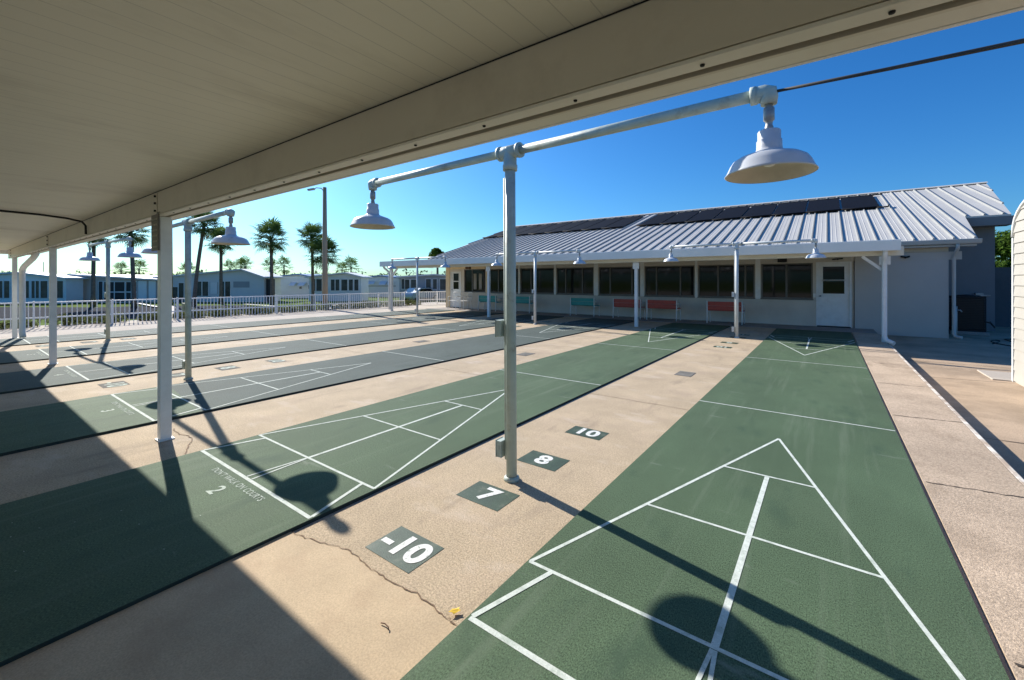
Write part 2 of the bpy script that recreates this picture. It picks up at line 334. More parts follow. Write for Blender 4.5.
CR = [(-1.305, -.585), (-1.2, -.566), (-1.095, -.544), (-.95, -.497), (-.855, -.482), (-.748, -.492), (-.66, -.503), (-.571, -.498), (-.419, -.496), (-.312, -.48), (-.181, -.492), (-.081, -.498), (-.012, -.512)]
def jag(P, s=5, a=.007):
    o = []
    for p, q in zip(P, P[1:]):
        for i in range(s): o.append((p[0]+(q[0]-p[0])*i/s+random.uniform(-a, a), p[1]+(q[1]-p[1])*i/s+random.uniform(-a, a)))
    return o+[P[-1]]
pc = jag(CR)
MB_ = MB(); ribbon(MB_, pc, [random.uniform(.002, .008) for _ in pc], WZ+0.007); MB_.build('crack', M['crack'], walks[0])
# smoother concrete this side of the crack
MB().poly([(p[0], p[1], WZ+0.004) for p in pc] + [(-.012, -9, WZ+0.004), (-1.305, -9, WZ+0.004)]).build('smooth_patch', M['smooth_patch'], walks[0])
pc = jag([(-4.08, -.40), (-3.83, -.42), (-3.7, -.377), (-3.535, -.40), (-3.44, -.46), (-3.25, -.535), (-3.16, -.56)])
MB_ = MB(); ribbon(MB_, pc, [random.uniform(.004, .014) for _ in pc], WZ+0.004); MB_.build('crack', M['crack'], walks[1])
# number squares on the walks that carry lamps
FONT = 0.008
def square(k, y, s, mt, md, far=False, ang=0.0):
    cx = -PITCH*k - 0.656 + (0.015 if k == 0 else -.15)
    hx, hy = .185, (.125 if k == 0 else .14)
    if s == '10': hy = .115
    o = MB().box((cx-hx, y-hy, WZ-.01), (cx+hx, y+hy, WZ+0.002)).build('number_square', mt, walks[k])
    text_mesh('digits', s, .225 if k == 0 else .29, md, o, (cx, y, WZ+0.004), FONT, 1.12, PI if far else 0)
for k in (0, 2, 4):
    mt, md = (M['tile'], M['digit']) if k == 0 else (M['tile_worn'], M['line_worn'])
    for s, y in (('-10', -.285), ('7', .43), ('8', 1.135), ('10', 1.92)): square(k, y, s, mt, md)
    for s, y in (('-10', 11.257), ('7', 10.54), ('8', 9.36), ('10', 8.55)): square(k, y, s, M['tile'], M['line_worn'], True)
for k in range(3):
    MB().box((-PITCH*k-.70, 5.03, WZ-.01), (-PITCH*k-.45, 5.38, WZ+0.005)).build('drain_cover', M['tile_worn'], walks[k])

# ------------------------------------------------------------------ the six courts
def court_lines(mb, flip):
    def P(u, v):
        y = v*FT; x = u*FT
        if flip: y = 36*FT - y
        return (x, y)
    def ln(a, b, wd=.021): 
        ribbon(mb, [P(*a), P(*b)], wd, ZL[0]); ZL[0] += .0001
    ZL = [0.0015]
    ln((.04, 0), (5.96, 0)); ln((.04, -1.5), (5.96, -1.5), .026)
    ln((0.05, 0), (3, 9.06)); ln((5.95, 0), (3, 9.06))
    ln((1.02, 3), (4.98, 3), .02); ln((2.02, 6), (3.98, 6), .02)
    ln((3, .03), (3, 5.96), .031)
    ln((.06, -1.46), (.49, -.03), .026); ln((5.94, -1.46), (5.51, -.03), .026)
    ln((2.87, -1.45), (2.98, -.05), .017); ln((3.13, -1.45), (3.02, -.05), .017)
    ln((.02, 12), (5.98, 12), .02)
COURT = []
for k in range(6):
    o = MB().box((0, -8*FT, -.3), (6*FT, 44*FT, 0)).build('court', None, mats=[M['court'] if k < 2 else M['court_grey'], M['court_side_shade']])
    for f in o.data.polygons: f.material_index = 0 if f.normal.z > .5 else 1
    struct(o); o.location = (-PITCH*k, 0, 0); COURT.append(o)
    mb = MB(); court_lines(mb, False); mb.build('painted_lines', M['line'], o)
    mb = MB(); court_lines(mb, True); mb.build('painted_lines', M['line'], o)
    if k == 2: MB().poly([(0.002, -8*FT+.002, .0008), (6*FT-.002, -8*FT+.002, .0008), (6*FT-.002, -.05, .0008), (0.002, .12, .0008)]).build('green_end_no_sheen', M['court'], o)  # plain court green where the painted grey sheen stops
    text_mesh('lettering', "DON'T WALK ON COURTS", .068, M['line_worn'], o, (.93, -.535, .002), .0006, .88, 0, 1.14)
    text_mesh('court_number', str(k+1), .15, M['line_worn'], o, (.93, -.66, .002), .003, 1.2)
    # chips in the paint, in the shade of the shelter
    mb = MB()
    for _ in range(22):
        x = random.uniform(.2, 1.6); y = random.uniform(-2.3, -.75); a = random.uniform(0, 6.28); l = random.uniform(.004, .016)
        ribbon(mb, [(x, y), (x+l*math.cos(a), y+l*math.sin(a)*.5)], random.uniform(.002, .006), .0045)
    mb.build('paint_chips', M['line_worn'], o)

# ------------------------------------------------------------------ shelter overhead
sh = thing('shelter', 'open shelter with cream plank ceiling, beige beam and white posts over the near court ends', 'shelter', (0, 0, 0))
XL, XR = -16.75, 6.5
MB().box((XL+.05, -6.5, 2.296), (XR, -.30, 2.33)).build('ceiling', M['ceil'], sh)
MB().box((XL+.02, -6.6, 2.335), (XR+.02, -.17, 2.42)).build('roof_deck', M['fascia'], sh)
MB().box((XL+.1, -.60, 2.09), (XR-.1, -.592, 2.293)).box((XL+.1, -.5915, 2.085), (XR-.1, -.555, 2.2955)).box((XL+.1, -.5545, 2.145), (XR-.1, -.503, 2.2955)).box((XL+.1, -.5025, 2.078), (XR-.1, -.488, 2.2955)).build('beam', M['beam'], sh)
# bottom lip with its screw line
lip = MB().box((XL+.1, -.608, 2.071), (XR-.1, -.548, 2.083), .003).build('beam_lip', M['trim'], sh)
scr = MB().lathe([(0, -.005), (.006, -.005), (.007, -.0005)], 8).build('screw', M['dark'], lip, (XR-.3, -.578, 2.071))
for i in range(1, 58):
    o = copy_tree(scr, lip); o.location = (XR-.3-i*.4, -.578, 2.071)
MB().box((XL+.1, -.603, 2.291), (XR-.1, -.6005, 2.2955)).build('gap_shade_strip', M['dark'], sh)  # solid dark strip drawn as shade along the top of the beam
MB().box((XL+.06, -.475, 2.182), (XR, -.33, 2.20)).box((XL+.06, -.326, 2.182), (XR, -.18, 2.20)).build('soffit', M['trim'], sh)
MB().box((XL, -.178, 2.180), (XR, -.155, 2.44), .004).build('fascia', M['fascia'], sh)
MB().box((XL, -6.6, 2.19), (XL+.045, -.185, 2.44), .004).build('fascia', M['fascia'], sh)
for k, x in enumerate((-3.797, -10.03, -15.93, 2.7)):
    p = MB().box((x-.043, -.585, WZ), (x+.043, -.497, 2.068), .005).build('post', M['white'], sh)
    MB().box((x-.06, -.6, WZ), (x+.06, -.48, WZ+.012), .002).build('base_plate', M['white'], p)
    b = MB().box((x-.04, -.606, 2.09), (x+.03, -.6015, 2.285)).build('bracket', M['beam'], p)
    for z in (2.12, 2.19, 2.255): MB().tube([(x-.005, -.606, z), (x-.005, -.618, z)], .010, 10).build('bolt', M['dark'], p)
# ceiling conduit
cpt = [(-6.2, -6.4, 2.275), (-6.436, -1.4, 2.275), (-6.50, -1.05, 2.275), (-6.66, -.80, 2.272), (-6.72, -.66, 2.25), (-6.741, -.622, 2.20), (-6.741, -.62, 2.09)]
MB().tube(cpt, .013, 8).build('conduit', M['dark'], sh)
# downspout at the far left post
MB().tube([(-13.9, -.36, 2.16), (-13.9, -.38, 2.08), (-14.05, -.40, 2.01), (-15.2, -.44, 1.84), (-15.45, -.45, 1.76), (-15.5, -.45, 1.6), (-15.5, -.45, .14), (-15.46, -.44, .03)], .06, 10).build('downspout', M['white'], sh)
s_ = thing('notice_plate', 'dark narrow notice plate with pale rows of lettering hung on the nearest white shelter post', 'sign', (-3.73, -.625, 1.91))
MB().box((-.10, -.006, -.165), (.10, .006, .165), .002).build('plate', M['sign'], s_)
for i in range(6):
    q = MB(); z = .12-.05*i; x = -.085
    while x < .07:
        l = random.uniform(.02, .05); q.box((x, -.0085, z-.008), (min(x+l, .085), -.0072, z+.008)); x += l+.014
    q.build('text_row', M['signtxt'], s_)
for sgn in (-1, 1): MB().tube([(.06*sgn*.4, .006, .165), (.06*sgn*.3, .03, .20)], .004, 6).build('hanger', M['galv'], s_)

# ------------------------------------------------------------------ court lamps
def make_lamp(mp):
    t = thing('court_lamp', 'x', 'lamp post', (0, 0, 0))
    H = 2.44
    MB().tube([(0, 0, WZ), (0, 0, 1.2), (0, 0, H-.05)], .040, 18).build('pole', mp, t)
    MB().lathe([(0.04, WZ), (.06, WZ), (.058, WZ+.02), (.042, WZ+.03)], 18).build('base_collar', mp, t)
    tee = MB().lathe([(.041, H-.14), (.054, H-.14), (.056, H-.10), (.05, H-.095), (.05, H), (.044, H+.03), (0.02, H+.045), (0, H+.047)], 20)
    tee.tube([(-.085, 0, H), (-.08, 0, H), (.08, 0, H), (.085, 0, H)], [.046, .05, .05, .046], 18)
    tee.tube([(-.10, 0, H), (-.078, 0, H)], .056, 18).tube([(.078, 0, H), (.10, 0, H)], .056, 18)
    tee.build('tee_fitting', mp, t)
    MB().tube([(-.052, 0, .12), (-.052, 0, 2.25)], .011, 8).build('conduit', mp, t)
    for z in (.20, 1.11):
        jb_ = MB().box((-.112, -.045, z-.062), (-.064, .04, z+.062), .004).build('junction_box', mp, t)
        MB().box((-.117, -.048, z-.066), (-.1125, .043, z+.066), .001).build('cover', mp, jb_)
    for sg in (-1, 1):
        E = 1.70*sg
        MB().tube([(.09*sg, 0, H), (E-.03*sg, 0, H)], .0315, 16).build('arm', mp, t)
        el = MB().tube([(E-.075*sg, 0, H), (E-.06*sg, 0, H), (E-.02*sg, 0, H), (E, 0, H-.006), (E, 0, H-.025), (E, 0, H-.062)], [.04, .043, .044, .047, .044, .038], 16)
        el.tube([(E-.085*sg, 0, H), (E-.055*sg, 0, H)], .047, 16)
        el.build('elbow', mp, t)
        MB().lathe([(.012, H-.06), (.018, H-.062), (.018, H-.075), (.026, H-.082), (.026, H-.145), (.018, H-.152), (.016, H-.17), (.02, H-.178), (.02, H-.205), (0.0, H-.206)], 14, (E, 0, 0)).build('swivel', M['galv'], t)
        z0 = H-.20
        shd = MB().lathe([(0, z0+.004), (.05, z0), (.054, z0-.006), (.054, z0-.05), (.059, z0-.053), (.06, z0-.09), (.064, z0-.108),
                          (.10, z0-.122), (.145, z0-.137), (.172, z0-.154), (.187, z0-.176), (.204, z0-.214), (.213, z0-.226), (.209, z0-.228)], 40, (E, 0, 0)).build('lamp_shade', M['shade'], t)
        MB().lathe([(.2085, z0-.2275), (.200, z0-.214), (.183, z0-.178), (.168, z0-.158), (.142, z0-.141), (.096, z0-.126), (.05, z0-.115), (0, z0-.113)], 40, (E, 0, 0)).build('shade_lining', M['shade_in'], shd)
        MB().lathe([(.02, z0-.112), (.022, z0-.13), (.03, z0-.15), (.032, z0-.165), (.024, z0-.182), (0, z0-.19)], 14, (E, 0, 0)).build('bulb', M['white'], shd)
    return t
GL = 'court lamps on the walkways'
la = make_lamp(M['pole']); lb = make_lamp(M['pole_white'])
def put(proto, x, y, label, first, lean=(0, 0), rz=0.0, sc=1.0):
    o = proto if first else copy_tree(proto)
    o.location = (x, y, 0); o.rotation_euler = (lean[0], lean[1], rz); o['label'] = label; o['group'] = GL; o.scale = (1, 1, sc)
    return o
put(la, -.648, .712, 'tall sage-grey double-arm lamp post beside the green 7 and 8 squares, nearest to the viewer', True, (R(-.1), R(-.45)), R(.2))
put(la, -6.60, .45, 'sage-grey double-arm lamp post just right of the nearest white shelter post', False, (R(.2), R(.2)), R(-1.5), .965)
put(la, -13.35, .76, 'sage-grey double-arm lamp post standing between the two far white shelter posts', False, (0, R(.2)), R(2), 1.0)
put(lb, -.648, 10.43, 'white double-arm lamp post in front of the last red bench and the clubhouse door', True, (0, R(.1)))
put(lb, -6.86, 10.2, 'white double-arm lamp post in front of the gap between middle and right teal benches', False, (0, R(.2)))
put(lb, -13.0, 10.28, 'greenish white double-arm lamp post by the left end of the clubhouse veranda', False)
tag(MB().tube([(1.05, .715, 2.45), (1.5, .715, 2.437), (2.0, .715, 2.428), (3.2, .715, 2.42), (5.0, .715, 2.43), (9, .715, 2.47)], [.008, .009, .011, .012, .012, .012], 8).build('overhead_cable', M['cable']),
    'dark sagging cable running right from the nearest lamp arm across the blue sky', 'cable')

# ------------------------------------------------------------------ clubhouse
ch = thing('clubhouse', 'long low beige clubhouse with ribbed metal roof, black roof mats and a front veranda', 'building', (0, 0, 0))
YW = 15.0; TP = 0.3015; YE, ZE = 14.65, 2.625
def rz_(y): return ZE + TP*(y-YE)
# walls: front runs between openings
XLW, XRW = -16.12, 4.085
OPEN = [(-15.77, -15.0, -.012, 1.98), (-14.76, -13.24, .86, 2.09), (-13.0, -11.12, .87, 2.08), (-10.99, -9.06, .87, 2.08), (-8.92, -7.03, .87, 2.07),
        (-6.79, -4.95, .87, 2.06), (-4.75, -2.82, .87, 2.06), (-2.69, -.80, .87, 2.06), (-.60, .89, .87, 2.06), (.98, 1.90, -.012, 2.08)]
ZT = 2.30
wb = MB(); x = XLW
for a, b, lo, hi in OPEN:
    wb.box((x, YW, -.1), (a, YW+.15, ZT))
    if lo > 0: wb.box((a, YW, -.1), (b, YW+.15, lo))
    wb.box((a, YW, hi), (b, YW+.15, ZT)); x = b
wb.box((x, YW, -.1), (1.97, YW+.15, ZT)).box((1.972, YW, ZT-.215), (XRW, YW+.15, 2.49))
wb.build('wall', M['wall'], ch)
MB().box((1.972, YW-.03, -.4), (XRW, YW+.15, ZT-.22), .004).build('side_panel_wall', M['panel_wall'], ch)
MB().box((1.99, YW-.04, 2.075), (4.35, YW+.1, 2.30), .004).build('eave_board', M['panel_wall'], ch)
MB().box((1.955, YW-.034, -.012), (1.969, YW-.001, 2.1)).build('wall_joint', M['dark'], ch)
MB().box((XRW-.15, YW+.151, -.4), (XRW-.001, 18.3, 2.56)).build('wall', M['grey_wall'], ch)
MB().box((XRW, 18.3, -.4), (5.72, 18.5, 3.55)).build('wall', M['grey_wall'], ch)
MB().box((5.57, 18.501, -.4), (5.72, 34.5, 3.5)).build('wall', M['grey_wall'], ch)
MB().box((XLW, YW+.151, -.1), (XLW+.15, 34.5, 2.6)).build('wall', M['wall'], ch)
MB().box((XLW+.16, 34.3, -.1), (5.56, 34.5, 2.6)).build('wall', M['wall'], ch)
for xx, ya in ((XLW+.02, YW+.2), (5.55, 18.55)):
    MB().prism([(xx, ya, ZT-.1), (xx, 34.4, ZT-.1), (xx, 34.4, 2.6), (xx, 24.9, rz_(24.9)-.12), (xx, ya, rz_(ya)-.12)], (.1, 0, 0)).build('gable_wall', M['wall'], ch)
# dark room behind the glass
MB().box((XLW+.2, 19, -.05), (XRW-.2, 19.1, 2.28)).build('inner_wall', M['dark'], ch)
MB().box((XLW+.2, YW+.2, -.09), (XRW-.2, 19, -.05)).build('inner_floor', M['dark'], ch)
MB().box((XLW-.02, YW-.03, -.01), (XLW+.28, YW-.003, ZT-.02), .004).build('corner_board', M['wall_yellow'], ch)
MB().box((XLW+.30, YW-.02, 2.105), (-13.02, YW-.003, ZT-.02)).box((-13.2, YW-.02, -.0+.86), (-13.02, YW-.003, 2.10)).build('trim_board', M['wall_yellow'], ch)
MULL = {1: [-14.2], 2: [-12.4, -11.75], 3: [-10.37], 4: [-8.45, -7.59], 5: [-6.27, -5.30], 6: [-4.28, -3.35], 7: [-2.0, -1.10], 8: [.15]}
for i, (a, b, lo, hi) in enumerate(OPEN):
    if i in (0, 9):                                # doors
        d = MB().box((a+.05, YW+.03, lo+.025), (b-.05, YW+.075, hi-.05), .004)
        d = d.build('door', M['white'], ch)
        fr = MB().box((a, YW-.012, lo), (a+.05, YW+.1, hi)).box((b-.05, YW-.012, lo), (b, YW+.1, hi)).box((a+.051, YW-.012, hi-.05), (b-.051, YW+.1, hi))
        fr.build('door_frame', M['white'], d)
        zz = ((1.06, 1.47), (1.51, 1.93)) if i == 9 else ((1.02, 1.42), (1.47, 1.88))
        for z0, z1 in zz:
            pn = MB().box((a+.18, YW+.022, z0), (b-.18, YW+.0285, z1)).build('door_pane', M['glass'], d)
        bb = MB()
        for z0, z1 in zz:
            bb.box((a+.15, YW+.012, z0-.03), (b-.15, YW+.0215, z0)).box((a+.15, YW+.012, z1), (b-.15, YW+.0215, z1+.03))
            bb.box((a+.15, YW+.012, z0+.001), (a+.18, YW+.0215, z1-.001)).box((b-.18, YW+.012, z0+.001), (b-.15, YW+.0215, z1-.001))
        bb.build('pane_frame', M['white'], d)
        MB().tube([(a+.11, YW+.03, .98), (a+.11, YW-.03, .98)], .012, 8).lathe([(0, .95), (.028, .965), (.03, .985), (.02, 1.005), (0, 1.01)], 12, (a+.11, YW-.04, 0)).build('handle', M['galv'], d)
        MB().box((a+.02, YW-.10, -.011), (b-.02, YW+.02, .02), .004).build('threshold', M['dark'], d)
        continue
    wf = MB().box((a, YW+.03, lo), (b, YW+.1, lo+.045)).box((a, YW+.03, hi-.045), (b, YW+.1, hi))
    wf.box((a, YW+.03, lo+.046), (a+.045, YW+.1, hi-.046)).box((b-.045, YW+.03, lo+.046), (b, YW+.1, hi-.046))
    for mx in MULL[i]: wf.box((mx-.03, YW+.035, lo+.046), (mx+.03, YW+.095, hi-.046))
    wf = wf.build('window', M['wframe'], ch)
    xs = [a+.045]+[v for mx in MULL[i] for v in (mx-.03, mx+.03)]+[b-.045]
    for j in range(0, len(xs), 2):
        MB().box((xs[j]+.001, YW+.06+.008*(j % 4 == 0), lo+.047), (xs[j+1]-.001, YW+.066+.008*(j % 4 == 0), hi-.047)).build('pane', M['glass'], wf)
    MB().box((a-.02, YW-.03, lo-.035), (b+.02, YW+.029, lo-.002), .004).build('sill', M['wframe'] if i > 1 else M['wall'], wf)
    if i == 1:
        for cx in (-14.1, -13.72):
            q = MB()
            for s in range(7): q.tube([(cx+.03*s, YW+.052, 1.02), (cx+.03*s, YW+.052, 1.86)], .014, 6)
            q.build('curtain', M['curtain'], wf)
# mullion boards between windows
for a, b in [(-.775, -.625), (-2.80, -2.71), (-4.93, -4.77), (-7.01, -6.81), (-9.04, -8.94), (-11.10, -11.0)]:
    MB().box((a, YW-.022, .84), (b, YW-.002, 2.28), .003).build('mullion_board', M['white'], ch)
MB().box((-12.9, YW-.02, 2.12), (1.95, YW-.003, 2.28), .004).build('frieze_board', M['wall'], ch)
# door light, speakers, switch boxes
MB().box((-.10, YW-.16, 2.10), (.17, YW-.022, 2.24), .01).build('wall_speaker', M['dark'], ch)
MB().tube([(1.55, YW-.03, 2.15), (1.55, YW-.10, 2.17)], .02, 8).bar((1.4, YW-.11, 2.15), (1.68, YW-.11, 2.175), .05, .035, .008).build('door_light', M['dark'], ch)
MB().bar((3.05, YW-.10, 2.19), (3.18, YW-.16, 2.16), .05, .05, .01).bar((3.25, YW-.10, 2.19), (3.13, YW-.15, 2.15), .05, .05, .01).build('flood_light', M['dark'], ch)
MB().box((.90, YW-.04, .93), (.97, YW-.002, 1.06), .006).build('switch_box', M['white'], ch)
MB().box((-14.55, YW-.14, 2.1), (-14.25, YW-.022, 2.24), .01).build('wall_speaker', M['twig'], ch)
# roof: two slopes with cut-back eaves, ridge along the courts
RY = 24.95; RT = .05
front = [(-17.55, YE), (4.60, YE), (4.93, 17.75), (5.95, 17.75), (6.93, RY), (-18.9, RY)]
rf = MB().prism([(x, y, rz_(y)) for x, y in front], (0, 0, -RT))
back = [(-18.9, RY+.002), (6.93, RY+.002), (6.0, 35.2), (-17.55, 35.2)]
rf.prism([(x, y, rz_(RY)-TP*(y-RY)) for x, y in back], (0, 0, -RT))
rf = rf.build('roof', M['roof'], ch)
def edge_x(y, side):                               # sloping ends of the front slope
    if side < 0: return -17.55 + (y-YE)/(RY-YE)*(-18.9+17.55)
    return 5.95 + (y-17.75)/(RY-17.75)*(6.93-5.95)
rb = MB(); mn = MB(); SP = 0.412; x = 2.907-SP*52
def rib(mb, x, y0, y1, hw, hh):
    a = [(x-hw, y0, rz_(y0)), (x-hw*.5, y0, rz_(y0)+hh), (x+hw*.5, y0, rz_(y0)+hh), (x+hw, y0, rz_(y0))]
    v0 = [mb.bm.verts.new(p) for p in a]; v1 = [mb.bm.verts.new((p[0], y1, p[2]+TP*(y1-y0))) for p in a]
    for k in range(3): mb.bm.faces.new((v0[k], v0[k+1], v1[k+1], v1[k]))
    mb.bm.faces.new(v0[::-1]); mb.bm.faces.new(v1)
while x < 6.9:
    if x > -18.85:
        y0 = YE if x < 4.58 else (17.75 if x < 5.95 else RY-(6.93-x)/.98*7.2)
        if 4.58 <= x < 4.93: y0 = YE+(x-4.6)/.33*3.1
        if x < -17.55: y0 = YE+(-17.55-x)/1.35*10.3
        rib(rb, x, y0+.02, RY-.05, .032, .048)
        for f in (.36, .64):
            if x+SP*f < 4.5 and x > -17.5: rib(mn, x+SP*f, YE+.03, RY-.06, .014, .006)
    x += SP
rb.build('roof_rib', M['rib'], rf); mn.build('panel_bead', M['roof'], rf)
MB().prism([(-18.95, RY-.16, rz_(RY-.16)+.05), (-18.95, RY, rz_(RY)+.075), (-18.95, RY+.16, rz_(RY-.16)+.05), (-18.95, RY, rz_(RY)+.045)], (25.9, 0, 0)).build('ridge_cap', M['roof'], rf)
# eave gutters
def gutter(x0, x1, y, z, m, nm='gutter'):
    return MB().prism([(x0, y-.11, z), (x0, y-.115, z-.02), (x0, y-.09, z-.10), (x0, y-.07, z-.125), (x0, y, z-.125), (x0, y, z-.01)], (x1-x0, 0, 0)).build(nm, m, ch)
gutter(2.66, 4.66, YE-.005, ZE-.012, M['panel_wall'])
MB().box((2.64, YE, ZE-.2), (4.58, YW-.05, ZE-.15)).build('eave_soffit', M['panel_wall'], ch)
MB().box((4.96, 17.70, rz_(17.75)-.33), (6.0, 17.745, rz_(17.75)-.055), .004).box((4.96, 17.75, rz_(17.75)-.33), (5.97, 18.29, rz_(17.75)-.28)).build('eave_fascia', M['grey_wall'], ch)
MB().tube([(4.2, 14.56, 2.48), (4.2, 14.60, 2.36), (4.19, 14.86, 2.22), (4.18, 14.92, 2.1), (4.18, 14.92, -.02), (4.20, 14.86, -.09), (4.32, 14.78, -.11)], .042, 10).build('downspout', M['panel_wall'], ch)
# black pool-heating mats on the upper slope
def pool_mat(x0, x1, parent):
    y0, y1 = 20.47, 23.93; h = .065
    o = MB().prism([(x0, y0, rz_(y0)+h), (x1, y0, rz_(y0)+h), (x1, y1, rz_(y1)+h), (x0, y1, rz_(y1)+h)], (0, 0, .022)).build('solar_mat', M['solar'], parent)
    MB().tube([(x0-.05, y0-.03, rz_(y0)+h+.02), (x1+.05, y0-.03, rz_(y0)+h+.02)], .032, 8).build('header_pipe', M['solar'], o)
    MB().tube([(x0-.05, y1+.03, rz_(y1)+h+.02), (x1+.05, y1+.03, rz_(y1)+h+.02)], .032, 8).build('header_pipe', M['solar'], o)
    return o
x = 3.0
for k in range(8): pool_mat(x-1.2, x, rf); x -= 1.275
x = -8.0
for k in range(8): pool_mat(x-1.2, x, rf); x -= 1.275
MB().tube([(2.9, 20.3, rz_(20.3)+.09), (3.25, 20.3, rz_(20.3)+.10), (3.3, 20.7, rz_(20.7)+.1)], .03, 8).build('feed_pipe', M['dark'], rf)
MB().tube([(3.0, 23.98, rz_(24)+.08), (3.35, 23.98, rz_(24)+.08)], .03, 8).build('feed_pipe', M['dark'], rf)
# veranda: flat canopy like the shelter's, facing it
cn = MB().prism([(-16.75, 11.16, 2.40), (-16.75, 14.6, 2.52), (-16.75, 14.6, 2.47), (-16.75, 11.16, 2.35)], (19.35, 0, 0)).build('veranda_roof', M['fascia'], ch)
MB().box((-16.70, 11.70, 2.295), (2.6, 14.96, 2.32)).build('veranda_ceiling', M['ceil'], cn)
MB().box((-16.8, 11.12, 2.175), (2.66, 11.145, 2.415), .004).build('veranda_fascia', M['fascia'], cn)
MB().box((-16.8, 11.146, 2.335), (2.66, 11.155, 2.43)).build('drip_edge', M['fascia'], cn)
MB().box((2.63, 11.15, 2.19), (2.66, 14.6, 2.43)).box((-16.8, 11.15, 2.19), (-16.775, 14.6, 2.43)).build('end_fascia', M['fascia'], cn)
MB().box((-16.7, 11.50, 2.075), (2.75, 11.60, 2.29), .004).build('veranda_beam', M['trim'], cn)
MB().box((-16.7, 11.15, 2.20), (2.62, 11.48, 2.215)).build('veranda_soffit', M['trim'], cn)
for x in (-16.4, -10.08, -3.79, 2.40):
    p = MB().box((x-.05, 11.50, WZ), (x+.05, 11.60, 2.07), .005).build('veranda_post', M['white'], cn)
    MB().box((x-.10, 11.485, 1.86), (x+.11, 11.497, 2.06)).build('post_plate', M['white'], p)
for x, s in ((2.40, -1), (-16.4, 1)):
    MB().bar((x+s*.05, 11.55, 1.74), (x+s*.42, 11.55, 2.07), .07, .07, .004).build('knee_brace', M['white'], cn)
MB().tube([(2.39, 11.2, 2.2), (2.39, 11.28, 2.08), (2.39, 11.42, 1.92), (2.39, 11.43, 1.7), (2.39, 11.43, .16), (2.42, 11.40, .06), (2.55, 11.28, -.0)], .05, 10).build('downspout', M['white'], cn)
MB().tube([(-16.6, 11.2, 2.2), (-16.6, 11.26, 2.1), (-16.42, 11.40, 1.9), (-16.42, 11.42, 1.7), (-16.42, 11.42, .05)], .05, 10).build('downspout', M['white'], cn)

# ------------------------------------------------------------------ benches, backs to the courts
def make_bench(m):
    t = thing('bench', 'x', 'bench'); W = 1.14; L = W/2
    b = MB()
    for i in range(2): b.box((-L, -.012, .455+.148*i), (L, .014, .455+.148*i+.142), .004)
    b.build('backrest', m, t, (0, 0, 0))
    s = MB()
    for i in range(3): s.box((-L, .06+.135*i, .42), (L, .06+.135*i+.125, .447), .004)
    s.build('seat', m, t)
    for sx in (-1, 1):
        x = sx*(L-.015)
        MB().tube([(x, -.06, -.012), (x, -.045, .3), (x, -.036, .43), (x, -.036, .775)], .02, 8).build('rear_leg', M['white'], t)
        MB().tube([(x, .45, -.012), (x, .45, .38), (x, .42, .41), (x, -.03, .405)], .019, 8).build('front_leg', M['white'], t)
        MB().tube([(x, -.03, .62), (x, .40, .62), (x, .44, .60), (x, .45, .40)], .014, 8).build('armrest', M['white'], t)
    return t
GB = 'benches along the clubhouse wall'
BT = make_bench(M['teal']); BR = make_bench(M['red'])
for proto, x, lab, f in [(BT, -12.35, 'teal bench with white legs, leftmost on the veranda, behind a white post', True), (BT, -10.35, 'teal bench with white legs, half hidden by the tall near lamp post', False),
                      (BT, -7.12, 'teal bench with white legs, rightmost teal one, beside the red benches', False),
                      (BR, -5.15, 'red bench right of the last teal bench, partly hidden by a white veranda post', True), (BR, -3.78, 'red bench with white legs, middle one of the three red benches', False),
                      (BR, -1.62, 'red bench with white legs, rightmost, behind the nearest white lamp post of the clubhouse side', False)]:
    o = proto if f else copy_tree(proto)
    o.location = (x, 14.12+random.uniform(-.02, .02), 0); o.rotation_euler.z = random.uniform(-.015, .015); o['label'] = lab; o['group'] = GB
# two metal chairs by the left door
def make_chair():
    t = thing('patio_chair', 'x', 'chair')
    MB().box((-.23, -.22, .41), (.23, .22, .435), .01).build('seat', M['white'], t)
    b = MB().tube([(-.22, .22, .42), (-.23, .29, .8), (-.17, .31, .86), (.17, .31, .86), (.23, .29, .8), (.22, .22, .42)], .015, 8)
    for i in range(4): b.tube([(-.13+.087*i, .22, .43), (-.13+.087*i, .31, .85)], .009, 6)
    b.build('backrest', M['white'], t)
    for sx in (-1, 1):
        MB().tube([(sx*.23, -.22, -.012), (sx*.23, -.21, .62), (sx*.24, -.1, .65), (sx*.24, .26, .63)], .015, 8).build('front_leg', M['white'], t)
        MB().tube([(sx*.21, .25, -.012), (sx*.21, .21, .42)], .015, 8).build('rear_leg', M['white'], t)
    return t
c0 = make_chair(); c0.location = (-14.95, 14.42, 0); c0.rotation_euler.z = R(15); c0['label'] = 'white metal patio chair directly in front of the left clubhouse door'; c0['group'] = 'patio chairs by the left door'
c1 = copy_tree(c0); c1.location = (-14.2, 14.5, 0); c1.rotation_euler.z = R(-20); c1['label'] = 'white metal patio chair under the curtained window, right of its twin'

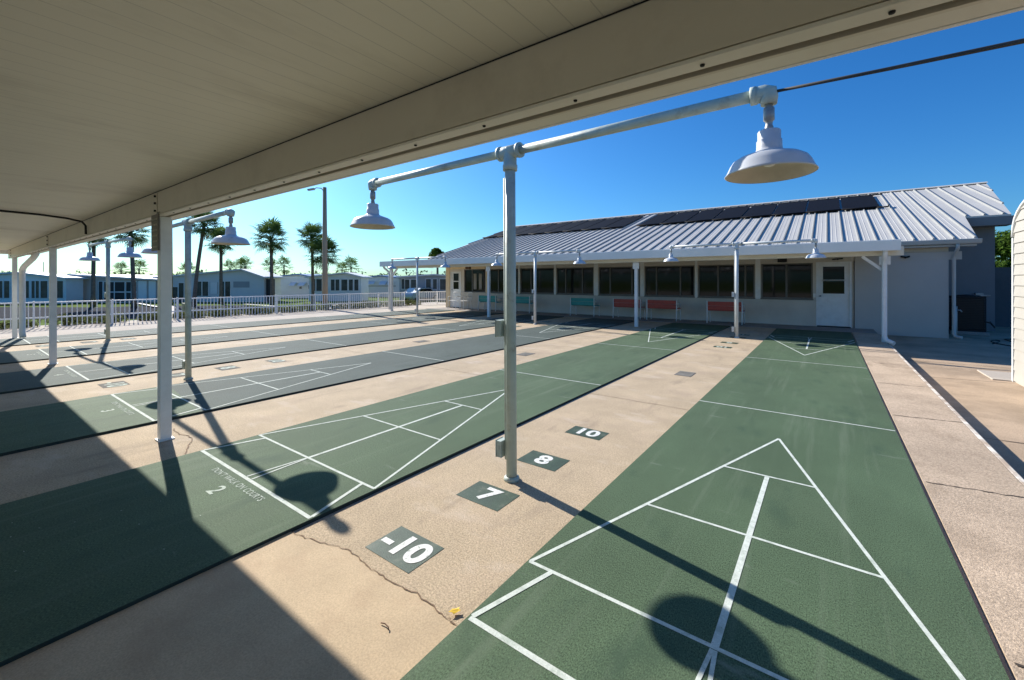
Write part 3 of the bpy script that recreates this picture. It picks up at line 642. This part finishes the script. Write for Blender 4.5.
# ------------------------------------------------------------------ right side: air conditioner, tap, shed, boards
ac = thing('air_conditioner', 'dark square air conditioning unit on a slab against the grey wall at right', 'air conditioner', (4.78, 16.75, LOW))
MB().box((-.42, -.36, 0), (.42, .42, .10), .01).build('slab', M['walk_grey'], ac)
MB().box((-.36, -.30, .10), (.36, .36, .16), .005).box((-.36, -.30, 1.10), (.36, .36, 1.17), .02).build('casing', M['dark'], ac)
q = MB()
for i in range(18): 
    z = .18+i*.051; q.box((-.345, -.292, z), (.345, -.282, z+.018)); q.box((-.352, -.27, z), (-.342, .33, z+.018))
for sx in (-1, 1): q.box((sx*.345-.012, -.297, .161), (sx*.345+.012, -.27, 1.099))
q.build('louvre', M['dark'], ac)
MB().box((-.33, -.26, .165), (.33, .33, 1.095)).build('coil', M['screen'], ac)
q = MB().lathe([(.30, 1.172), (.29, 1.19), (.05, 1.215), (0, 1.216)], 24); q.build('fan_guard', M['dark'], ac)
MB().tube([(.37, .1, .4), (.55, .2, .35), (.7, .5, .2), (.8, 1.4, .3)], .02, 8).build('refrigerant_pipe', M['dark'], ac)
tp = thing('standpipe', 'short white water standpipe with a tap in front of the dark air conditioning unit', 'tap', (4.33, 15.6, LOW))
MB().tube([(0, 0, 0), (0, 0, .86)], .04, 12).build('pipe', M['panel_wall'], tp)
MB().tube([(0, 0, .78), (.10, -.02, .78), (.13, -.02, .73)], .018, 8).lathe([(0, .86), (.045, .86), (.045, .89), (0, .895)], 12).build('tap', M['galv'], tp)
cb = thing('meter_box', 'grey electrical box with a drooping conduit on the far grey wall corner', 'meter box', (5.35, 18.26, .95))
MB().box((-.09, -.06, -.12), (.09, .04, .12), .006).box((-.25, -.03, .02), (.26, .02, .06), .004).build('box', M['galv'], cb)
MB().tube([(.02, -.02, -.12), (.03, -.05, -.45), (-.05, -.08, -.7), (-.2, -.1, -.85)], .014, 8).build('conduit', M['dark'], cb)
hs = MB(); 
pts = [(4.75+.9*i/24+.22*math.sin(i*.55), 14.1+.9*math.sin(i*.37)+.03*i, LOW+.012) for i in range(25)]
hs.tube(pts, .012, 6)
tag(hs.build('garden_hose', M['dark']), 'dark garden hose lying loosely on the shaded pavement near the air conditioner', 'hose')
# barrel-roofed shed: rounded gable end faces the courts
SXA, SYF, SYN = 3.73, 8.35, 5.6
sd = thing('storage_shed', 'cream lap-sided storage shed with rounded roof at the right edge of the photo', 'shed', (SXA, SYF, LOW))
def arch(i):                                        # outline in (y,z), far edge first
    W2 = (SYF-SYN)/2; zs = 2.33; hh = .62
    out = [(0, 0), (0, zs)]
    for k in range(1, 16):
        a = PI*k/16; out.append((-W2+W2*math.cos(a), zs+hh*math.sin(a)**.8))
    out += [(-2*W2, zs), (-2*W2, 0)]
    return [(y*i-(1-i)*W2*1.0, z) for y, z in out]
ot = arch(1)
MB().prism([(0.02, y, z) for y, z in ot], (3.0, 0, 0)).build('body', M['siding'], sd)
def zspan(z):                                       # width of the end wall at height z
    W2 = (SYF-SYN)/2
    if z <= 2.33: return 0, -2*W2
    t = min(1, ((z-2.33)/.62)); a = math.asin(t**(1/.8)); return -W2+W2*math.cos(a), -W2-W2*math.cos(a)
lp = MB(); z = .03
while z < 2.85:
    a0, b0 = zspan(z); a1, b1 = zspan(min(z+.17, 2.92))
    lp.prism([(.018, a0-.02, z), (-.006, a0-.02, z), (.012, a1-.02, z+.17), (.018, a1-.02, z+.17)], (0, (b0-a0)+.04, 0)); z += .17
lp.build('lap_siding', M['siding'], sd)
MB().box((-.012, -.012, 0), (.03, .035, 2.33), .004).build('corner_trim', M['white'], sd)
e = MB(); 
e.tube([(-.002, y+.012, z+.012) for y, z in ot[1:-1]], .022, 6); e.build('roof_edge', M['white'], sd)
struct(MB().box((3.5, 8.36, LOW-.05), (4.9, 9.25, LOW+.02), .005).build('shed_slab', M['apron']))
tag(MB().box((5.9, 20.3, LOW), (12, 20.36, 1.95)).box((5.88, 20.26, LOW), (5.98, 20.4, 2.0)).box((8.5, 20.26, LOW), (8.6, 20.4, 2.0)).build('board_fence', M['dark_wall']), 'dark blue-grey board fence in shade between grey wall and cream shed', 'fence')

# ------------------------------------------------------------------ railing fence beyond the courts
def railing(a, b, label, n_post, first_post=True):
    a = Vector(a); b = Vector(b); d = b-a; L = d.length; u = d/L
    t = thing('railing_fence', label, 'fence', a, math.atan2(u.y, u.x), 'white railings round the courts')
    pk = MB(); n = int(L/.118)
    for i in range(1, n): 
        x = L*i/n; pk.box((x-.011, -.011, .02), (x+.011, .011, .785))
    pk.build('pickets', M['fence'], t)
    MB().box((0, -.022, .786), (L, .022, .825), .004).box((0, -.019, .30), (L, -.0115, .345), .002).box((0, .0115, .30), (L, .019, .345), .002).build('rails', M['fence'], t)
    for i in range(n_post+1):
        x = L*i/n_post; MB().box((x-.022, -.022, -.2), (x+.022, .022, .85), .004).build('post', M['fence'], t)
    return t
railing((-18.95, -9, WZ), (-19.25, 14.6, WZ), 'long white picket railing running behind the far courts', 13)
railing((-19.45, 15.9, WZ), (-18.0, 19.0, WZ), 'short white picket railing beside the clubhouse left corner', 3)
tag(MB().box((-16.75, 15.6, WZ), (-16.66, 15.69, 2.35), .005).build('porch_post', M['white']), 'slim white post standing just left of the clubhouse corner', 'post')

# ------------------------------------------------------------------ foliage
def leaf_quads(mb, c, n, rad, size, flat=1.0, shell=.35):
    for _ in range(n):
        while True:
            v = Vector((random.uniform(-1, 1), random.uniform(-1, 1), random.uniform(-1, 1)))
            if .05 < v.length < 1: break
        v = v.normalized()*(v.length**shell)
        p = Vector(c)+Vector((v.x*rad[0], v.y*rad[1], v.z*rad[2]))
        s = size*random.uniform(.6, 1.4)
        q = Euler((random.uniform(-1.1, 1.1), random.uniform(-1.1, 1.1), random.uniform(0, 6.28))).to_matrix()
        P = [Vector((-s, 0, 0)), Vector((0, -s*.42, 0)), Vector((s, 0, -s*.2)), Vector((0, s*.42, 0))]
        mb.bm.faces.new([mb.bm.verts.new(p+q @ k) for k in P])
    return mb
def build_nr(mb, name, m, parent=None):             # leaves keep their own facing
    me = bpy.data.meshes.new(name); mb.bm.to_mesh(me); mb.bm.free(); me.materials.append(m)
    o = bpy.data.objects.new(name, me); COL.objects.link(o); o.parent = parent; return o
def fan_frond(mb, base, az, el, pet, fan, nb, bw=.055):
    """one fan palm leaf: stalk, then blades spread like a hand with drooping tips"""
    d = Vector((math.cos(az)*math.cos(el), math.sin(az)*math.cos(el), math.sin(el)))
    side = Vector((-math.sin(az), math.cos(az), 0)); up = side.cross(d)*-1
    tip = base+d*pet+Vector((0, 0, -.04*pet))
    mb.tube([base, base+d*pet*.55, tip], [.03, .022, .014], 4, False)
    for i in range(nb):
        a = (i/(nb-1)-.5)*R(215); q = (d*math.cos(a)+side*math.sin(a)).normalized()
        l = fan*(1-.28*abs(i/(nb-1)-.5)*2)*random.uniform(.85, 1.1); wv = q.cross(up).normalized()*fan*bw
        m1 = tip+q*l*.6+up*.05*fan; e = tip+q*l+Vector((0, 0, -.14*l*random.uniform(.4, 1.4)))
        v = [mb.bm.verts.new(x) for x in (tip, m1-wv, m1+wv, e)]
        mb.bm.faces.new((v[0], v[1], v[2])); mb.bm.faces.new((v[1], v[3], v[2]))
def palm_crown(nf, pet, fan, nb, seed):
    random.seed(seed); mb = MB(); dd = MB()
    for i in range(nf):
        t = (i+.5)/nf; el = R(80)-t*R(128)+random.uniform(-.15, .15); pk = 1.2-.42*t
        fan_frond(mb, Vector((0, 0, random.uniform(-.15, .15))), i*2.39996+random.uniform(-.2, .2), el, pet*pk*random.uniform(.85, 1.12), fan*(1.08-.2*t)*random.uniform(.85, 1.1), nb, .05 if nb > 12 else .075)
    for i in range(4): fan_frond(dd, Vector((0, 0, -.3)), i*.93, R(-72), pet*.6, fan*.55, 8)
    a = bpy.data.meshes.new('crown'); mb.bm.to_mesh(a); mb.bm.free(); a.materials.append(M['leaf'])
    b = bpy.data.meshes.new('dry_fronds'); dd.bm.to_mesh(b); dd.bm.free(); b.materials.append(M['leaf_dead'])
    return a, b
CROWNS = [palm_crown(44, .76, .86, 15, s) for s in (3, 11, 29)]
SMALL = palm_crown(22, .95, .95, 9, 5)
GP = 'fan palms beyond the railing'
def palm(px, Z, ytop, lean_px, label, ci, sc, group=GP, tr=.15, small=False):
    base = at(px+lean_px, Z, GZ); top = at(px, Z, 1.469+(280.89-ytop)/424.41*Z)
    t = thing('palm_tree', label, 'palm tree', base, 0, group)
    d = top-base; n = 7; pts = []
    for i in range(n):
        f = i/(n-1); pts.append(Vector((d.x*(f**1.4), d.y*(f**1.4), d.z*f)))
    MB().tube(pts, [tr*(1.35 if i == 0 else 1.0-.18*i/(n-1)) for i in range(n)], 10).build('trunk', M['trunk'], t)
    for me in (SMALL if small else CROWNS[ci]):
        o = bpy.data.objects.new(me.name, me); COL.objects.link(o); o.parent = t; o.location = d; o.scale = (sc,)*3; o.rotation_euler = (0, 0, px*.37)
    return t
palm(94, 36, 236, -1, 'fan palm with slim trunk rising behind the left lamp of the far post', 0, .95)
palm(131, 34, 233, 3, 'fan palm with broad crown partly behind the shelter beam', 1, 1.12)
palm(204, 36, 226, -10, 'leaning fan palm with curved trunk just right of the sage lamp post', 2, 1.05)
palm(221, 40, 243, 0, 'straight fan palm under the raised right lamp of the second post', 0, 1.05)
palm(271, 37, 240, 1, 'free-standing round-crowned fan palm left of the wooden street light', 1, 1.2)
palm(312, 40, 240, 1, 'taller of the two fan palms touching the wooden street light', 2, 1.12)
palm(324, 38, 256, 0, 'shorter bushy fan palm behind the wooden street light pole', 0, 1.2)
for px, Z, y, sc, lab in [(270, 85, 268, 1.2, 'small distant palm left of a taller trunk over the white roof'), (284, 85, 266.5, 1.25, 'small distant palm standing clear over the low white roof'),
                       (241, 100, 267, 1.3, 'small distant palm over the blue home roof, paired on its right side'), (230, 95, 269, 1.2, 'small distant palm over the blue home roof near the trunk'),
                       (351, 90, 268, 1.5, 'small distant drooping palm right of the wooden street light'), (342, 100, 270, 1.2, 'tiny distant palm close to the street light, left of its neighbour'),
                       (139, 90, 269, 1.3, 'distant palm over the screened porch roof'), (121, 110, 270, 1.3, 'distant palm between the two left trunks'), (187, 90, 272, 1.3, 'distant palm behind the sage lamp post base of trees'), (245, 7e1, 266, .9, 'little distant palm just left of the round-crowned palm')]:
    palm(px, Z, y, 0, lab, 0, sc, 'distant palms over the roofs', .16, True)
random.seed(21)
# tree behind the clubhouse' left end
b = at(437, 60, GZ); t = thing('round_tree', 'rounded green tree peeking over the left end of the clubhouse roof', 'tree', b)
MB().tube([(0, 0, 0), (.1, 0, 2.8), (0, .1, 5.6)], [.22, .17, .1], 8).build('trunk', M['trunk'], t)
mb = MB()
for c, r in [((0, 0, 5.7), (1.2, 1.2, .9)), ((-.8, .2, 5.3), (.8, .8, .7)), ((.8, 0, 5.5), (.8, .7, .8)), ((.2, -.3, 6.3), (.7, .7, .45))]: leaf_quads(mb, c, 520, r, .19)
build_nr(mb, 'crown', M['bush'], t)
# trees behind the board fence at right
for x, y, h, s, lab in [(11.3, 42, 5.0, 1.9, 'dark leafy tree rising over the board fence at right'), (14.2, 40, 4.6, 1.8, 'leafy tree mostly hidden behind the cream shed'), (10.2, 38.2, 3.0, 1.1, 'bright green bush right behind the dark board fence')]:
    t = thing('leafy_tree', lab, 'tree', (x, y, LOW))
    MB().tube([(0, 0, 0), (.1, .05, h*.4), (-.05, 0, h*.75)], [.14, .1, .05], 8).tube([(.1, .05, h*.4), (.6, .2, h*.7)], [.07, .03], 6).build('trunk', M['trunk'], t)
    mb = MB()
    for _ in range(9):
        c = (random.uniform(-s, s)*.8, random.uniform(-s, s)*.8, h*.62+random.uniform(-.3, .42)*h*.75); leaf_quads(mb, c, 620, (s*.6, s*.6, s*.46), .14)
    build_nr(mb, 'crown', M['bush'], t)
# low shrubs at the foot of the railing
protos = []
for v in range(4):
    mb = MB()
    for _ in range(4): leaf_quads(mb, (random.uniform(-.2, .2), random.uniform(-.25, .25), random.uniform(.08, .22)), 70, (.22, .25, .16), .055)
    t = thing('low_shrub', 'low grey-green shrub in the row planted along the foot of the white railing', 'shrub', (0, 0, 0), 0, 'low shrubs along the white railing')
    build_nr(mb, 'foliage', M['shrub'], t); protos.append(t)
used = set()
for i in range(46):
    y = -3.5+i*.43+random.uniform(-.12, .12)
    if random.random() < .12: continue
    v = random.randrange(4); o = protos[v] if v not in used else copy_tree(protos[v]); used.add(v)
    o.location = (-19.62+random.uniform(-.18, .12)-.012*i*.4, y, -.07); o.rotation_euler.z = random.uniform(0, 6.28); o.scale = (random.uniform(.8, 1.25),)*3
# far tree line: one mass
mb = MB()
for i in range(150):
    px = -260+i*5.4; Z = random.uniform(125, 160); hgt = random.uniform(3.2, 6.0)
    p = at(px, Z, GZ); leaf_quads(mb, (p.x, p.y, GZ+hgt*.5), 60, (random.uniform(2, 4), 3, hgt*.5), .55)
struct(build_nr(mb, 'far_treeline', M['farleaf']), 'stuff')

# ------------------------------------------------------------------ road and lawns beyond the railing
def sheet(pts, z, name, m): return struct(MB().poly([(p.x, p.y, z) for p in pts]).build(name, m))
sheet([at(-420, 24), at(60, 24), at(300, 24.5), at(312, 28.5), at(290, 33.5), at(245, 38), at(150, 37), at(100, 35), at(-420, 37)], GZ+.012, 'road', M['asphalt'])
mb = MB(); ribbon(mb, [at(312.5, 28), at(312, 28.6), at(290, 33.6), at(245, 38.1)], .35, GZ+.12); ribbon(mb, [at(158, 34), at(150, 36), at(140, 39), at(128, 43)], .35, GZ+.12)
struct(mb.build('road_kerb', M['kerb']))
sheet([at(318, 23), at(500, 23), at(500, 43), at(330, 41)], GZ+.008, 'driveway', M['drive'])
sheet([at(158, 24.6), at(172, 25), at(176, 37), at(160, 37)], GZ+.018, 'driveway', M['drive'])

# ------------------------------------------------------------------ mobile homes
ANG = math.atan2(RIGHT.y, RIGHT.x)
def home(Z, px0, px1, label, walls, roofm, eave, peak, wins, depth=8, gable=None, name='mobile_home', extra=None):
    c = at((px0+px1)/2, Z, GZ)
    t = thing(name, label, 'mobile home', c, ANG, None)
    W = (px1-px0)/424.41*Z; h = W/2
    X = lambda px: (px-(px0+px1)/2)/424.41*Z
    Hh = lambda y: 1.469+(280.89-y)/424.41*Z-GZ
    e, p = Hh(eave), Hh(peak); gx = X(gable) if gable is not None else 0
    MB().prism([(-h, 0, 0), (h, 0, 0), (h, 0, e), (gx, 0, p), (-h, 0, e)], (0, depth, 0)).build('wall', walls, t)
    o = .3
    MB().prism([(-h-o, -.35, e-.05), (gx, -.35, p+.02), (h+o, -.35, e-.05), (h+o, -.35, e+.10), (gx, -.35, p+.17), (-h-o, -.35, e+.10)], (0, depth+.7, 0)).build('roof', roofm, t)
    for a, b, y0, y1, kind in wins:
        z0, z1 = Hh(y1), Hh(y0)
        if kind == 'awning':
            MB().prism([(X(a), 0, z1), (X(a), -.75, z0), (X(a), -.75, z0-.04), (X(a), 0, z1-.04)], (X(b)-X(a), 0, 0)).build('awning', M['home_white'], t); continue
        if kind == 'door':
            d = MB().box((X(a), -.05, z0), (X(b), -.005, z1), .01).build('door', M['home_white'], t)
            MB().box((X(a)-.04, -.03, z0), (X(a)-.002, -.004, z1+.04)).box((X(b)+.002, -.03, z0), (X(b)+.04, -.004, z1+.04)).build('frame', M['home_grey'], d); continue
        if kind == 'panel':
            MB().box((X(a), -.03, z0), (X(b), -.004, z1)).build('wall_panel', M['home_grey'], t); continue
        f = MB().box((X(a)-.05, -.05, z0-.05), (X(b)+.05, -.004, z0)).box((X(a)-.05, -.05, z1), (X(b)+.05, -.004, z1+.05)).box((X(a)-.05, -.05, z0+.001), (X(a), -.004, z1-.001)).box((X(b), -.05, z0+.001), (X(b)+.05, -.004, z1-.001))
        if b-a > 7: f.box(((X(a)+X(b))/2-.04, -.055, z0+.001), ((X(a)+X(b))/2+.04, -.005, z1-.001))
        if kind == 'bars':
            f.box((X(a), -.05, (z0+z1)/2-.05), (X(b), -.0045, (z0+z1)/2+.05))
        f = f.build('window', M['home_white'], t)
        MB().box((X(a)+.001, -.03, z0+.001), (X(b)-.001, -.006, z1-.001)).build('pane', M['home_pane'] if kind == 'win' else M['screen'], f)
    if extra: extra(t, X, Hh)
    return t
W_ = 'win'
home(41, -90, 66, 'long pale home with wide porch windows behind the far left shelter post', M['home_white'], M['home_roof'], 278.5, 273.5,
     [(-60, -40, 281, 298, W_), (-36, -20, 281, 298, W_), (-16, -2, 281, 298, W_), (0, 3, 281, 298, W_), (4.5, 10, 281, 298, W_), (22.5, 29.5, 281, 298, W_), (32, 39.5, 281, 298, W_), (41, 48, 281, 298, W_), (57.5, 63.5, 281, 298, W_)], gable=20, depth=1.6)
home(43, 66.5, 157, 'taupe home with dark screened porch behind the two leftmost palm trunks', M['home_taupe'], M['home_roof'], 280, 275.5,
     [(66.6, 78, 284, 294, W_), (99, 103, 281.5, 302, W_), (104.5, 125, 282, 302, 'bars'), (126.5, 137, 282, 302, 'bars'), (138.5, 147, 281, 301, 'door'), (149, 156, 281, 301, 'door')], gable=72)
def carport(t, X, Hh):
    MB().box((X(264), -.3, Hh(276.6)-.14), (X(276), 5, Hh(276.6))).build('carport_roof', M['home_roof'], t)
    MB().box((X(264.5), .3, 0), (X(271), .7, Hh(279))).build('carport_shade_box', M['screen'], t)  # dark box painted in for the shade inside the carport
home(44, 158, 264, 'pale blue home with low gable and dark porch openings behind the central palms', M['home_blue'], M['home_roof'], 278, 270.5,
     [(172, 178, 287, 300, W_), (179, 190, 283, 302, W_), (196, 208.5, 281.5, 296, W_), (210.5, 217.5, 282.5, 294, 'door'), (219.5, 230.5, 281.5, 297, W_), (233.5, 249.5, 281.5, 287.5, 'panel')], gable=243, extra=carport, depth=3)
home(54, 272, 311, 'blue-grey home with two white window awnings between palm trunks', M['home_blue'], M['home_roof_blue'], 277.2, 275,
     [(275, 279, 281, 294, 'door'), (291.5, 297, 282, 285.5, 'awning'), (300, 306.5, 282, 285.5, 'awning'), (299.5, 302, 286.5, 289, W_), (308.5, 310.5, 285, 289, W_)], gable=300)
home(46, 309, 361, 'white gabled home with tall dark sunroom windows right of the wooden street light', M['home_white'], M['home_roof'], 277.5, 273.8,
     [(312.5, 315.5, 279, 291, W_), (316.5, 322, 279, 291, W_), (331, 339.5, 279.5, 290.5, W_), (341.5, 347.5, 279.5, 290.5, W_), (349, 353, 279.5, 290.5, W_), (354.5, 358.5, 279.5, 290.5, W_)], gable=346, depth=2.2)
home(58, 361.5, 399, 'distant blue-roofed home with white awnings left of the veranda end', M['home_blue'], M['home_roof_blue'], 278.3, 276.3,
     [(362.5, 366, 281, 292, 'door'), (368, 375.5, 281, 284, 'awning'), (380.5, 387, 281, 284.5, 'awning'), (388.5, 394.5, 281, 284.5, 'awning'), (367, 396, 285.5, 286.5, 'panel')])
home(47, 399.5, 470, 'dark-windowed blue home seen under the left end of the veranda', M['home_grey'], M['home_roof'], 277.3, 275.5,
     [(401.5, 404.5, 279, 289, W_), (405, 409.5, 279.5, 289, W_), (411, 417, 279.5, 289, W_), (426, 431, 279, 289, W_), (433, 437, 279, 289, W_), (440, 446, 279, 290, W_)])

# ------------------------------------------------------------------ street light, antenna poles, parked car
p0 = at(325, 22.6, -.55)
sl_ = thing('street_light', 'weathered wooden street light pole with a small arm and lamp rising behind the railing', 'street light', p0, ANG)
MB().tube([(0, 0, 0), (0, 0, 2), (-.02, 0, 7.0)], [.15, .14, .095], 12).build('pole', M['wood'], sl_)
MB().tube([(-.02, 0, 6.75), (-.2, 0, 6.95), (-.45, 0, 6.98), (-.62, 0, 6.9)], .025, 8).build('arm', M['galv'], sl_)
MB().bar((-.55, 0, 6.92), (-.92, 0, 6.86), .16, .09, .02).build('lamp_head', M['galv'], sl_)
p1 = at(171.5, 40, GZ)
s2 = thing('street_light', 'slim grey street light seen right beside the nearest white shelter post', 'street light', p1, ANG)
MB().tube([(0, 0, 0), (0, 0, 8.3)], [.11, .07], 10).build('pole', M['wood'], s2)
MB().tube([(0, 0, 8.2), (.2, 0, 8.45), (.4, 0, 8.5)], .03, 6).bar((.3, 0, 8.5), (.6, 0, 8.42), .14, .08, .02).build('lamp_head', M['galv'], s2)
for px, y, lab in ((43.5, 262, 'thin antenna mast over the left white home roof'), (24, 266, 'thin short antenna mast left of the taller mast'), (431.5, 271, 'thin mast above the home seen under the veranda end')):
    z = 1.469+(280.89-y)/424.41*50; b = at(px, 50, GZ)
    tag(MB().tube([(0, 0, 0), (0, 0, z-GZ)], .03, 6).bar((-.25, 0, z-GZ-.1), (.25, 0, z-GZ-.1), .02, .02).build('antenna_mast', M['galv'], None, b), lab, 'antenna mast')
car = thing('parked_car', 'pale silver car parked nose-out beyond the gap in the railing', 'car', at(421, 46, GZ+.012), ANG+R(62))
def carbody():
    mb = MB(); prof = [(-2.2, .35), (-2.25, .6), (-2.15, .9), (-1.5, .98), (-1.0, 1.42), (.6, 1.44), (1.25, 1.0), (2.1, .85), (2.25, .6), (2.2, .35)]
    mb.prism([(x, -.86, z) for x, z in prof], (0, 1.72, 0)); bmesh.ops.bevel(mb.bm, geom=mb.bm.edges[:], offset=.07, segments=2, affect='EDGES'); return mb
carbody().build('body', M['car'], car)
for sy in (-1, 1):
    MB().prism([(-1.3, sy*.865, 1.0), (-.95, sy*.865, 1.34), (.5, sy*.865, 1.36), (1.0, sy*.865, 1.02)], (0, sy*.012, 0)).build('side_window', M['glass'], car)
    for sx in (-1.4, 1.4):
        wv = MB().tube([(sx, sy*.70, .33), (sx, sy*.885, .33)], .33, 20).build('wheel', M['tyre'], car)
        MB().tube([(sx, sy*.886, .33), (sx, sy*.90, .33)], .19, 14).build('rim', M['galv'], wv)
    MB().box((2.17, sy*.6-.18, .62), (2.265, sy*.6+.18, .78), .02).build('headlight', M['fascia'], car)
MB().prism([(.66, -.72, 1.41), (1.24, -.72, 1.035), (1.24, .72, 1.035), (.66, .72, 1.41)], (.03, 0, .03)).build('windscreen', M['glass'], car)

# ------------------------------------------------------------------ small litter
lf = MB(); lf.bm.faces.new([lf.bm.verts.new((.05*math.cos(a)*(1 if i % 2 else .62), .03*math.sin(a)*(1 if i % 2 else .72), .012*abs(math.cos(a)))) for i, a in enumerate([2*PI*k/10 for k in range(10)])])
o = build_nr(lf, 'fallen_leaf', M['yellow']); o.location = (-.075, -.46, WZ+.012); o.rotation_euler.z = 1; o.scale = (.6,)*3; tag(o, 'small yellow fallen leaf on tan concrete beside the near green court edge', 'leaf')
tw = MB().tube([(-.04, 0, 0), (-.01, .008, .004), (.03, .004, .003), (.045, -.006, 0)], .0035, 6).build('fallen_twig', M['twig'], None, (-.265, -.69, WZ+.01)); tw.scale = (.7,)*3; tag(tw, 'short brown twig on smooth tan concrete this side of the crack', 'twig')
